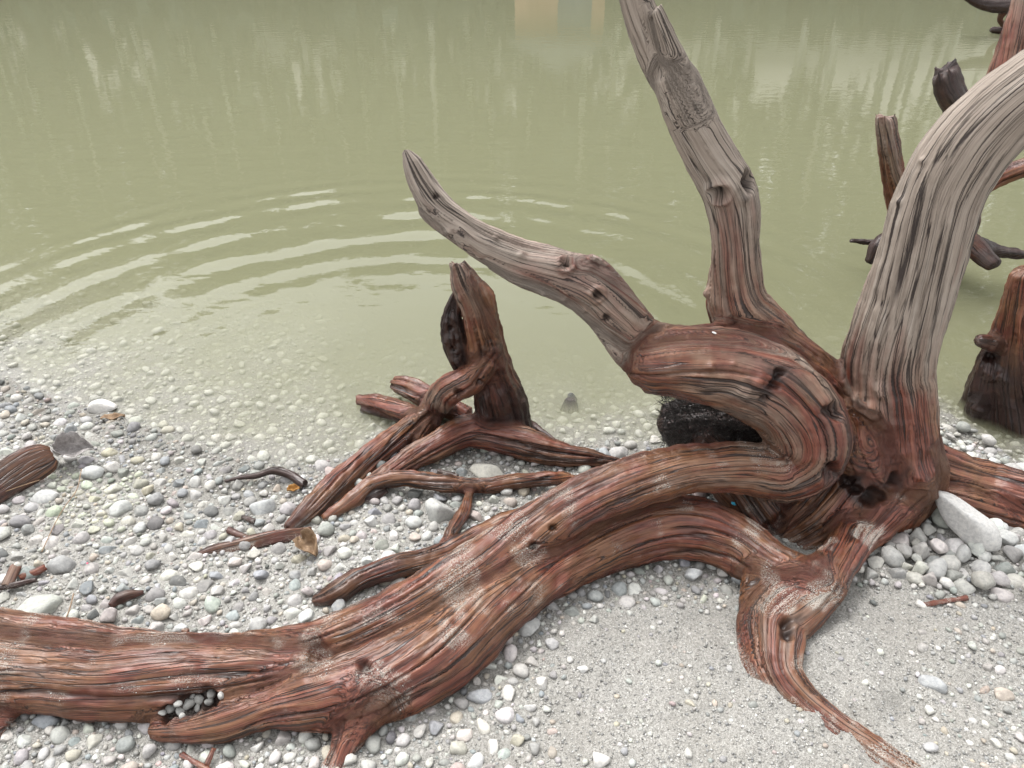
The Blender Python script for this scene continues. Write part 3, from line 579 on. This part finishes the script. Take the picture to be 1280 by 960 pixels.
# fine rootlets in the hollow under the burl
def rootlets():
    V = []; F = []
    r = np.random.default_rng(11)
    for k in range(3200):
        px = r.uniform(828, 968); py = r.uniform(492, 558); Y = 1.452-.0005*(px-835)-.03*r.random()
        p = at_y(px, py, Y); d = r.normal(size=3)*np.array([1, .5, .9]); d /= np.linalg.norm(d); ln = r.uniform(.010, .034); q = r.uniform(.0005, .0011)
        b_ = r.normal(size=3)*.006; n = len(V)
        for i in range(4):
            c = p+d*ln*i/3+b_*(i/3)**2
            for a in range(3): V.append(c+q*(1-.25*i)*np.array([math.cos(a*2.1), .5*math.sin(a*2.1+1), math.sin(a*2.1)]))
        for i in range(3):
            for a in range(3): F.append((n+i*3+a, n+i*3+(a+1) % 3, n+i*3+3+(a+1) % 3, n+i*3+3+a))
    ob = mesh_obj('rootlets', V, F, simple('rootlet', [(.35, (.010, .008, .007)), (.58, (.03, .026, .023)), (.7, (.20, .185, .17))], 90, .5), stump); ob['kind'] = 'stuff'
rootlets()

# ------------------------------------------------------------------ stones
def ico(sub):
    import bmesh
    bm = bmesh.new(); bmesh.ops.create_icosphere(bm, subdivisions=sub, radius=1)
    V = np.array([v.co[:] for v in bm.verts]); F = np.array([[v.index for v in f.verts] for f in bm.faces]); bm.free(); return V, F
ICO1, ICO2, ICO3 = ico(1), ico(2), ico(3)
def pebble(base, seed, angular=.5, ax=None):
    V = base[0].copy(); r = np.random.default_rng(seed)
    V *= (1+.16*perlin(V*1.1+seed*3.3)+.07*perlin(V*2.3+seed))[:, None]
    for _ in range(9):                                   # a few worn facets
        n = r.normal(size=3); n /= np.linalg.norm(n); d = r.uniform(.80-.42*angular, .92-.16*angular); h = V@n
        V -= (np.maximum(h-d, 0)*(.55+.4*angular))[:, None]*n
    V *= np.array(ax if ax is not None else (1.0, r.uniform(.68, .92), r.uniform(.48, .72)))
    return V
PALETTE = [('white', (0.49, 0.483, 0.462), 26), ('pale grey', (0.378, 0.3745, 0.3605), 34), ('grey', (0.266, 0.266, 0.259), 17), ('blue grey', (0.259, 0.273, 0.2835), 9), ('tan', (0.392, 0.357, 0.301), 8), ('pinkish', (0.371, 0.322, 0.301), 4), ('dark grey', (0.133, 0.133, 0.133), 2)]
PW = np.array([p[2] for p in PALETTE], float); PW /= PW.sum()
HEAPW = np.array([46, 40, 8, 3, 3, 0, 0], float); HEAPW /= HEAPW.sum()

RT = [(-200, 780), (0, 830), (150, 850), (300, 860), (450, 850), (540, 800), (600, 745), (700, 675), (850, 640), (950, 660), (1000, 690), (1070, 640), (1170, 590), (1400, 640)]
RB = [(-200, 880), (0, 885), (200, 905), (400, 915), (520, 880), (570, 820), (600, 795), (700, 722), (800, 690), (930, 690)]
def zone(px, py, x, y):
    """zone name, keep probability, largest radius"""
    d = y-shore_y(x)
    if d > .02:
        return ('water', .9*math.exp(-max(d-.5, 0)/1.1), .022 if d < .5 else .03)
    if px > 1060 and py < 740+(px-1060)*.12 and py > 520:
        f = 1-sst(690, 745, py-(px-1080)*.2); return ('heap', .12+.88*f, .029 if f > .3 else .012)
    if py < np.interp(px, *RTx): return ('shore', .93, .021 if (px*7+py*3) % 10 > 1.2 else .029)
    if px < 560: 
        f = 1.0 if px < 480 else 1-.5*(px-480)/80
        return ('front', f*.95, .017)
    rb = np.interp(px, *RBx)
    if px < 940:
        f = 1-sst(35, 95, py-rb)
        if px < 760: f = max(f, .55*(1-sst(600, 720, px))*(1 if py > 780 else .6))
        if f > .05: return ('edge', f, .019)
    if px > 1140 and py > 700: return ('sand', .08+.10*sst(1150, 1290, px), .013)
    return ('sand', .022, .010)
def sst(a, b, x):
    t = min(max((x-a)/(b-a), 0), 1); return t*t*(3-2*t)
RTx = tuple(np.array(RT, float).T); RBx = tuple(np.array(RB, float).T)

class Hash:
    def __init__(s, c): s.c, s.d = c, {}
    def free(s, x, y, r, k=.86):
        i, j = int(x//s.c), int(y//s.c)
        for a in (i-1, i, i+1):
            for b in (j-1, j, j+1):
                for (u, v, q) in s.d.get((a, b), ()):
                    if (u-x)**2+(v-y)**2 < (k*(q+r))**2: return False
        return True
    def add(s, x, y, r): s.d.setdefault((int(x//s.c), int(y//s.c)), []).append((x, y, r))
H = Hash(.075)
bvh_main = BVHTree.FromPolygons(sV.tolist(), sF.tolist()); bvh_small = BVHTree.FromPolygons(bV.tolist(), bF.tolist())
CAMV = Vector((0, 0, CAM_H))
def seen(p):
    d = Vector(p)-CAMV; ln = d.length; d.normalize()
    for b in (bvh_main, bvh_small):
        h = b.ray_cast(CAMV, d, ln-.004)
        if h[0] is not None: return False
    return True
def in_wood(x, y, z):
    for b in (bvh_main, bvh_small):
        h = b.ray_cast(Vector((x, y, z+.6)), Vector((0, 0, -1)), .6)
        if h[0] is not None and h[2] is not None:
            n = b.find_nearest(Vector((x, y, z+.008)))
            if n[0] is not None and (Vector((x, y, z+.008))-n[0]).dot(n[1]) < 0: return True
    return False

# stones one can tell apart by look: px, py, width px, (axes), colour, turn, lift, label
NAMED = [
    (127, 512, 38, (1, .8, .55), (0.504, 0.49, 0.462), 0.1, .25, 'smooth white oval stone lying at the water edge'),
    (549, 645, 46, (1, .95, .85), (0.35, 0.35, 0.329), .6, .3, 'blocky pale grey stone standing between the two thin red roots'),
    (1206, 650, 96, (1, .5, .52), (0.52, 0.51, 0.49), -.85, .75, 'largest white oblong rock leaning on the pebble pile by the right root'),
    (42, 768, 88, (1, .62, .35), (0.35, 0.357, 0.322), .15, .05, 'flat greenish grey slab of stone behind the long root'),
    (330, 635, 42, (1, .7, .55), (0.35, 0.357, 0.35), .3, .2, 'pale angular stone beside the curved black twig'),
    (80, 708, 44, (1, .8, .6), (0.266, 0.266, 0.259), .2, .1, 'broad dull grey stone next to the bark pieces'),
    (610, 590, 50, (1, .55, .5), (0.434, 0.42, 0.371), -.2, .0, 'cream stone half buried in sand under the wide red root'),
    (55, 620, 34, (1, .8, .65), (0.434, 0.434, 0.42), .2, .2, 'rounded white stone just below the dark bark slab'),
    (115, 592, 30, (1, .8, .65), (0.392, 0.399, 0.385), .2, .2, 'rounded pale stone below the curled grey leaf'),
    (750, 950, 28, (1, .85, .7), (0.504, 0.49, 0.462), .2, .2, 'clean white pebble alone at the front of the sand'),
    (728, 836, 15, (1, .85, .8), (0.518, 0.511, 0.49), .2, .2, 'tiny white pebble alone in the middle of the sand'),
    (1166, 856, 34, (1, .68, .6), (0.322, 0.329, 0.329), -.5, .2, 'oval blue grey pebble on the sand right of the buried root'),
    (1258, 866, 32, (1, .6, .6), (0.385, 0.336, 0.287), -.3, .2, 'oval tan pebble on sand next to a dark one'),
    (660, 786, 32, (1, .9, .75), (0.42, 0.42, 0.406), .3, .2, 'bright speckled stone at the edge of the sand'),
    (600, 870, 34, (1, .72, .6), (0.308, 0.315, 0.322), .3, .2, 'blue grey block of stone in front of the root spur'),
    (545, 866, 34, (.85, 1, .7), (0.315, 0.322, 0.329), .8, .3, 'smooth blue grey stone touching the long root'),
    (755, 570, 20, (1, .9, .8), (0.28, 0.294, 0.301), .3, .5, 'round grey pebble sitting against the end of the wide root'),
    (772, 566, 30, (1, .8, .7), (0.364, 0.35, 0.336), .3, .3, 'mottled pinkish stone beside the water and the wide root'),
    (865, 722, 26, (1, .9, .75), (0.385, 0.392, 0.392), .3, .3, 'pale round stone in the gap below the lower root'),
    (922, 725, 28, (1, .9, .75), (0.378, 0.392, 0.399), .3, .4, 'pale blue grey stone touching the forked front root'),
    (715, 505, 20, (.8, .8, 1.2), (0.0245, 0.0245, 0.0245), .3, .6, 'black wet stone tip poking out of the shallow water'),
    (150, 640, 32, (1, .8, .6), (0.385, 0.392, 0.371), .4, .2, 'pale green tinged stone on the mossy gravel'),
    (262, 857, 34, (1, .7, .6), (0.322, 0.322, 0.322), .1, .4, 'grey stone wedged on the lobe of the long root'),
    (58, 898, 34, (1, .8, .65), (0.266, 0.28, 0.294), .1, .3, 'blue grey stone tucked under the long root near its broken tip'),
]
NAMED = [n for n in NAMED if n[0] != 262]
for k, (px, py, wp, ax, col, turn, lift, lab) in enumerate(NAMED):
    p = ground_hit(px, py); dep = project(p)[2][0]; r = wp*.5*dep/FPX
    V = pebble(ICO3, 300+k, .75, ax); ob = mesh_obj('stone' if wp > 24 else 'pebble', V*r, ICO3[1], STONE_O)
    ob.color = (*(c*.98 for c in col), 1); gz0 = float(ground_full(np.array([p[0]]), np.array([p[1]]))[0])
    if wp == 96: ob.rotation_euler = (.1, .42, -.8); 
    else: ob.rotation_euler = (random.uniform(-.15, .15), random.uniform(-.15, .15), turn)
    if wp == 96: p = ground_hit(px, py, .05); gz0 = float(p[2])-r*ax[2]*lift
    ob.location = (p[0], p[1], gz0+r*ax[2]*lift)
    tag(ob, lab, 'stone' if wp > 24 else 'pebble'); H.add(p[0], p[1], r*(.9 if wp < 90 else .4))

ZN = {'shore': 'on the shore behind the long root', 'front': 'in the gravel in front of the long root', 'edge': 'along the sand edge under the long root', 'heap': 'in the pile beside the right root', 'sand': 'scattered on the open sand', 'water': 'lying under the shallow water'}
cands = []
for r0, r1, n in ((.021, .029, 700), (.016, .021, 5500), (.0115, .016, 6500), (.0085, .0115, 13000), (.006, .0085, 42000), (.0038, .006, 60000)):
    n = int(n*1.5); u = rng.random((n, 4)); fy = .52+2.64*u[:, 1]**1.35; xx = (u[:, 0]-.5)*2*(.60+.80*fy)
    pxs, pys, _ = project(np.stack([xx, fy, np.full(n, .02)], 1)); rr = r0+(r1-r0)*u[:, 2]
    if r0 > .008:                                          # more tries for the big stones of the pile
        hx = rng.random((1500, 4)); hp = np.array([ground_hit(1065+235*a, 590+160*b)[:2] for a, b in hx[:, :2]]); k_ = len(hp)
        xx = np.concatenate([xx, hp[:, 0]]); fy = np.concatenate([fy, hp[:, 1]]); rr = np.concatenate([rr, r0+(r1-r0)*hx[:k_, 2]]); u = np.vstack([u, hx[:k_]])
        pxs, pys, _ = project(np.stack([xx, fy, np.full(len(xx), .02)], 1))
    for x, y, px, py, r, pr in zip(xx.tolist(), fy.tolist(), pxs.tolist(), pys.tolist(), rr.tolist(), u[:, 3].tolist()):
        if py > 1120 or px < -290 or px > 1570: continue
        if r < .0062 and (py > 975 or px < -15 or px > 1295): continue
        zn, pk, rmax = zone(px, py, x, y)
        if r > rmax or pr > pk: continue
        if zn == 'heap' and r < .007 and pr > .5: continue
        if y > 2.6 and r < .0085: continue
        if not H.free(x, y, r, .64 if zn == 'heap' else .86): continue
        H.add(x, y, r); cands.append((x, y, r, zn, px, py))
X = np.array([(c[0], c[1], c[2]) for c in cands]); gz_ = ground_full(X[:, 0], X[:, 1])
size_px = X[:, 2]*2*FPX/project(np.stack([X[:, 0], X[:, 1], gz_], 1))[2]
order = np.argsort(-size_px); chosen = set()
for i in order:
    if len(chosen) >= 285: break
    x, y, r, zn, px, py = cands[i]
    if zn == 'water' and y > 1.95: continue
    if not (6 < px < 1274 and py < 952): continue
    if in_wood(x, y, gz_[i]) or not seen((x, y, gz_[i]+r*.5)): continue
    chosen.add(int(i))
for zn in ('sand',):                                      # every larger pebble lying alone on the sand is one to pick up
    pass
VAR2 = [pebble(ICO2, 40+k, (.3, .8, 1.0)[k % 3]) for k in range(14)]; VAR3 = [pebble(ICO3, 60+k, (.3, .8, 1.0)[k % 3]) for k in range(16)]
base_me = []
for v in VAR3:
    ob = mesh_obj('pebble_shape', v, ICO3[1], STONE_O); base_me.append(ob.data); bpy.data.objects.remove(ob)
V1, F1 = ICO2; sv = []; sf = []; sc = []; off = 0
low = [pebble((ICO1[0], ICO1[1]), 80+k, .5) for k in range(10)]
ntri = 0
for i, (x, y, r, zn, px, py) in enumerate(cands):
    pw = HEAPW if zn == 'heap' else PW
    ci = int(rng.choice(len(PALETTE), p=pw)); nm, col, _ = PALETTE[ci]
    col = np.array(col)*np.array((.95, .945, .925))*rng.uniform(.82, 1.1)*(1+rng.normal(0, .025, 3))
    if zn == 'water': q = min(.95, .5+4.0*max(0, y-shore_y(x))); col = col*(1-q)+np.array((.30, .295, .245))*q
    if zn != 'water': col = col*(1-.32*(1-sst(.0, .10, shore_y(x)-y)))
    if 60 < px < 175 and 585 < py < 670: col = col*np.array((.98, 1.0, .88))
    lift = r*(.6 if zn == 'heap' else (-.25 if zn == 'water' else .22))*rng.uniform(-.6, 1.7)
    z = gz_[i]+lift; yaw = rng.uniform(0, 6.28); tl = rng.normal(0, .28, 2)
    if i in chosen:
        ob = bpy.data.objects.new('pebble', base_me[i % 16]); C.objects.link(ob); ob.location = (x, y, z); ob.scale = (r*1.08,)*3; ob.rotation_euler = (tl[0], tl[1], yaw)
        ob.color = (*col.tolist(), 1)
        sz = 'large' if size_px[i] > 30 else ('medium' if size_px[i] > 24 else 'small'); dm = np.ptp(VAR3[i % 16], axis=0); shp = 'oval' if dm[1]/dm[0] < .76 else ('flat' if dm[2]/dm[0] < .55 else 'round')
        tag(ob, f'{sz} {shp} {nm} pebble {ZN[zn]}', 'pebble', f'pebbles {ZN[zn]}')
    else:
        big = size_px[i] > 13
        v = (VAR2[i % 14] if big else low[i % 10])*r*1.08; f = F1 if big else ICO1[1]
        c, s_ = math.cos(yaw), math.sin(yaw)
        v = v@np.array([[1, 0, 0], [0, math.cos(tl[0]), math.sin(tl[0])], [0, -math.sin(tl[0]), math.cos(tl[0])]])@np.array([[c, s_, 0], [-s_, c, 0], [0, 0, 1]])
        sv.append(v+np.array([x, y, z])); sf.append(f+off); off += len(v); sc.append(np.repeat(np.append(col, 1)[None], len(v), 0)); ntri += len(f)
tag(mesh_obj('gravel', np.vstack(sv), np.vstack(sf), STONE_A, None, True, {'stone': ('FLOAT_COLOR', np.vstack(sc))}), 'loose mixed grey gravel covering the shore', None, None, 'stuff')
print('gravel', len(cands), 'tris', ntri)

# grit: grains on the sand and the sand dust caught on the wood
def grit():
    n = 52000; u = rng.random((n, 3)); fy = .58+1.23*u[:, 1]; xx = (u[:, 0]-.5)*2*(.42+.78*fy); r = .0011+.0024*u[:, 2]**3
    ok = fy < shore_y(xx)+.05; xx, fy, r = xx[ok], fy[ok], r[ok]
    P = np.stack([xx, fy, ground_full(xx, fy)+r*.3], 1)
    k = np.where(sSand > .35)[0]; k = rng.choice(k, min(2600, len(k)), replace=False)
    P = np.vstack([P, sV[k]+sN[k]*.0006]); r = np.concatenate([r, .0007+.0013*rng.random(len(k))**2])
    O = np.array([(1, 0, 0), (-1, 0, 0), (0, 1, 0), (0, -1, 0), (0, 0, 1), (0, 0, -1)], float); OF = np.array([(0, 2, 4), (2, 1, 4), (1, 3, 4), (3, 0, 4), (2, 0, 5), (1, 2, 5), (3, 1, 5), (0, 3, 5)])
    m = len(P); J = O[None]*(.7+.6*rng.random((m, 6, 1))); a = rng.random(m)*6.28; c, s_ = np.cos(a), np.sin(a)
    Jx = J[..., 0]*c[:, None]-J[..., 1]*s_[:, None]; Jy = J[..., 0]*s_[:, None]+J[..., 1]*c[:, None]
    V = np.stack([Jx, Jy, J[..., 2]*.7], -1)*r[:, None, None]+P[:, None]
    F = (OF[None]+6*np.arange(m)[:, None, None]).reshape(-1, 3)
    pal = np.array([p[1] for p in PALETTE]); col = pal[rng.choice(len(pal), m, p=PW)]*rng.uniform(.65, 1.1, (m, 1)); col = .35*col+.65*col.mean(1, keepdims=True)*np.array((1.02, 1.0, .94))
    col = np.repeat(np.concatenate([col, np.ones((m, 1))], 1), 6, 0)
    tag(mesh_obj('grit', V.reshape(-1, 3), F, STONE_A, None, False, {'stone': ('FLOAT_COLOR', col)}), 'coarse grains of sand strewn over the shore', None, None, 'stuff')
grit()

# ------------------------------------------------------------------ loose wood, leaves and scraps
def piece(name, cat, label, pts, ratio=.8, grey=(0, 0), wet=(.3, .3), vox=.0024, jag=(.008, .008), flute=.18, amp=.5):
    st = Strand(name, pts, ratio, grey, wet, .5, flute, jag)
    return build_driftwood(name, label, cat, [st], ground_hit(pts[0][0], pts[0][1]), vox, 3, (), amp, None, None, True)
piece('bark_slab', 'bark', 'large dark curved slab of bark lying on the pebbles by the lake', [(-34, 630, 38, .035), (0, 604, 46, .04), (34, 583, 48, .05), (58, 572, 40, .055), (66, 568, 26, .055)], .25, (0, 0), (.75, .6, .3), .003, (.01, .01), .06, .12)
piece('driftwood_twig', 'twig', 'thin curved black twig touching the long dark red root', [(281, 602, 4, .01), (300, 597, 6, .014), (322, 594, 8, .018), (342, 588, 10, .024), (360, 592, 11, .022), (382, 606, 13, .012)], .9, (0, 0), (1, 1))
piece('driftwood_plank', 'driftwood', 'flat purplish root piece half buried in gravel below the dry leaf', [(238, 698, 6, .004), (262, 690, 15, .006), (310, 680, 19, .008), (355, 671, 20, .008), (392, 664, 14, .006)], .45, (0, 0), (.6, .5))
piece('bark_chip', 'bark chip', 'small dark knobbly chip beside the half buried root piece', [(284, 662, 10, .01), (298, 668, 9, .01), (312, 673, 6, .008)], .8, (0, 0), (.6, .6))
piece('driftwood_stick', 'stick', 'straight brown splinter lying alone on the sand', [(1149, 757, 6, .004), (1178, 752, 8, .006), (1210, 747, 7, .006)], .5, (.2, .1), (0, 0))
piece('seed_pod', 'seed pod', 'dark curved pod on white pebbles behind the long root', [(137, 758, 8, .012), (146, 750, 15, .014), (160, 744, 15, .016), (181, 740, 5, .014)], .7, (0, 0), (.7, .7))
for lab, p in (('dark brown bark chip leaning at the edge of the flat slab', [(45, 784, 9, .03), (60, 769, 10, .035)]), ('middle bark chip of three on the flat slab', [(56, 782, 11, .034), (66, 768, 12, .04)]), ('stubby bark chip on the flat slab nearest its thin stem', [(66, 782, 10, .034), (79, 772, 12, .036)]),
               ('tall splinter of bark standing among the dark scraps', [(8, 733, 13, .01), (21, 706, 13, .03)]), ('long thin dark strip of bark lying below the other scraps', [(-8, 736, 7, .01), (20, 731, 8, .01), (47, 724, 6, .01)]), ('reddish bark scrap crossing the pebbles by the dull grey stone', [(24, 723, 9, .012), (42, 716, 10, .014), (58, 708, 9, .012)]),
               ('small dark red wood chip in the sand under the wide root', [(546, 588, 7, .008), (573, 597, 9, .008)]), ('ragged dark red chunk of wood below the thin root', [(453, 624, 13, .012), (468, 618, 16, .014), (484, 612, 9, .012)]), ('short dark chip next to the pale angular stone', [(300, 645, 6, .008), (319, 652, 6, .008)]),
               ('reddish stick crossing another in front of the long root', [(226, 942, 8, .008), (262, 964, 9, .01)]), ('short reddish stick leaning on a longer one under the root lobe', [(258, 957, 8, .012), (268, 934, 8, .02)]), ('upright tan stub of wood behind the long root', [(234, 806, 9, .0), (231, 786, 11, .03)])):
    piece('bark_chip' if 'stick' not in lab else 'driftwood_stick', 'bark chip' if 'stick' not in lab else 'stick', lab, p if len(p) > 2 else [p[0], tuple((a+b)/2 for a, b in zip(*p)), p[1]], .6, (.5, .4) if 'tan' in lab else (0, 0), (0, 0) if ('tan' in lab or 'reddish' in lab) else (.8, .8))
piece('drowned_stub', 'driftwood', 'black drowned stub of wood under the water behind the wide root', [(714, 498, 13, 1.86), (712, 512, 24, 1.85), (708, 530, 32, 1.84), (706, 550, 34, 1.83)], .8, (0, 0), (1, 1), .0035)

def leaf(name, cat, label, px, py, lw, lh, mat, dz, tilt, curl, seed):
    r = np.random.default_rng(seed); n, m = 18, 10; p = ground_hit(px, py, dz); dep = project(p)[2][0]; Lx = lw*dep/FPX; Ly = lh*dep/FPX
    u, v = np.meshgrid(np.linspace(0, 1, n), np.linspace(-1, 1, m)); u = u.ravel(); v = v.ravel()
    wd = np.sin(np.pi*np.clip(u, .02, .98)**.85)**.7*(1+.25*perlin(np.stack([u*9, np.sign(v)*3, np.full_like(u, seed)], 1)))
    x = (u-.5)*Lx; y = v*wd*Ly*.5; z = curl*Ly*(np.abs(v)**1.6*wd)+.4*Ly*perlin(np.stack([u*3, v*1.5, np.full_like(u, seed)], 1))+curl*.5*Lx*(u-.5)**2
    i = np.arange(n*m).reshape(m, n); F = np.stack([i[:-1, :-1], i[:-1, 1:], i[1:, 1:], i[1:, :-1]], -1).reshape(-1, 4)
    ob = mesh_obj(name, np.stack([x, y, z], 1), F, mat); ob.location = tuple(p); ob.rotation_euler = tilt
    md = ob.modifiers.new('thick', 'SOLIDIFY'); md.thickness = .0012; tag(ob, label, cat); return ob
LG = simple('leaf_grey', [(.3, (.16, .145, .14)), (.6, (.30, .28, .27)), (.75, (.42, .40, .39))], 120, .7, .001)
LT = simple('leaf_tan', [(.3, (.13, .08, .045)), (.6, (.22, .145, .085)), (.75, (.32, .24, .16))], 140, .7, .001)
LO = simple('leaf_orange', [(.3, (.22, .10, .02)), (.7, (.36, .19, .05))], 140, .6, .001)
leaf('dead_leaf', 'leaf', 'curled grey dead leaf beside the dark bark slab', 93, 564, 44, 30, LG, .028, (.5, .15, .3), .8, 3)
leaf('dead_leaf', 'leaf', 'crumpled tan dry leaf at the tip of the long dark red root', 386, 684, 36, 26, LT, .016, (.2, .2, -.8), .7, 5)
leaf('dead_leaf', 'leaf', 'tiny orange leaf scrap by the black twig', 367, 612, 16, 10, LO, .010, (.1, .1, .4), .4, 7)
leaf('dead_leaf', 'leaf', 'orange leaf scrap at the foot of the dark wet stump', 1247, 517, 12, 10, LO, .03, (.5, .1, .4), .4, 9)
leaf('dead_leaf', 'leaf', 'brown leaf lying under water beside the white oval stone', 141, 522, 28, 12, LT, .006, (.0, .1, .3), .2, 11)
def scrap(label, px, py, wpx, col, dz, hit_wood=False):
    V = pebble(ICO2, int(px), .9, (1, .6, .35)); p = ground_hit(px, py, dz)
    if hit_wood:
        h = bvh_main.ray_cast(CAMV, Vector(ray(px, py)).normalized())
        if h[0] is not None: p = np.array(h[0])
    m = simple('scrap_'+label.split()[0], [(.3, tuple(c*.7 for c in col)), (.7, col)], 200, .45, .0005)
    ob = mesh_obj('scrap', V*wpx*.5*project(p)[2][0]/FPX, ICO2[1], m); ob.location = tuple(p); ob.rotation_euler = (.2, .3, px); tag(ob, label, 'scrap')
scrap('turquoise plastic scrap in gravel against the long root', 429, 766, 12, (.03, .45, .55), .008)
scrap('blue plastic scrap caught in the pocket between the two main roots', 917, 629, 9, (.05, .42, .62), .02, True)
scrap('yellow scrap beside the pebble pile at the foot of the trunk', 1135, 649, 10, (.65, .38, .02), .03)
scrap('white chip resting on top of the burl below the tall branch', 893, 416, 9, (.75, .74, .72), .02, True)
scrap('bright pink scrap on the gravel below the mossy stones', 109, 704, 5, (.6, .08, .16), .014)
# pebbles caught in the notch of the long root
for k, (px, py, wp) in enumerate([(203, 891, 11), (213, 886, 15), (226, 889, 13), (222, 880, 12), (236, 881, 18), (247, 886, 11), (250, 875, 14), (262, 878, 12), (265, 868, 16), (276, 870, 11), (241, 872, 10), (228, 896, 9)]):
    h = bvh_main.ray_cast(CAMV, Vector(ray(px, py)).normalized())
    if h[0] is None: continue
    p = np.array(h[0]); r = wp*.5*project(p)[2][0]/FPX
    ob = bpy.data.objects.new('pebble', base_me[(k*3) % 15]); C.objects.link(ob); ob.location = (p[0], p[1], p[2]+r*.15); ob.scale = (r*1.1,)*3; ob.rotation_euler = (.2*k, .1*k, k)
    ob.color = (.36, .355, .335, 1); tag(ob, 'small white pebble caught in the notch of the long root', 'pebble', 'pebbles in the notch of the long root')
# thin dry stems
def stem(label, pts, rad_):
    P = catmull([ground_hit(a, b, c) for a, b, c in pts], 8); T = np.gradient(P, axis=0); T /= np.linalg.norm(T, axis=1)[:, None]
    A = np.cross(T, [0, 0, 1]); A /= np.linalg.norm(A, axis=1)[:, None]; B = np.cross(T, A); K = 6; n = len(P); th = np.arange(K)*2*np.pi/K
    V = (P[:, None]+rad_*(np.cos(th)[None, :, None]*A[:, None]+np.sin(th)[None, :, None]*B[:, None])).reshape(-1, 3)
    i = np.arange(n-1)[:, None]*K; k = np.arange(K); F = np.stack([i+k, i+(k+1) % K, i+K+(k+1) % K, i+K+k], -1).reshape(-1, 4)
    tag(mesh_obj('dry_stem', V-P[0], F, LT), label, 'stem').location = tuple(P[0])
stem('thin dry stem running from the curled grey leaf over the stones', [(102, 586, .03), (96, 612, .022), (82, 632, .02), (70, 652, .022), (52, 690, .016)], .0011)
stem('pale straw crossing in front of the dark bark slab', [(-8, 620, .02), (22, 609, .03), (50, 600, .026)], .001)
stem('brown stem leaning on the flat slab beside the bark chips', [(92, 742, .014), (86, 764, .02), (74, 790, .02)], .0013)
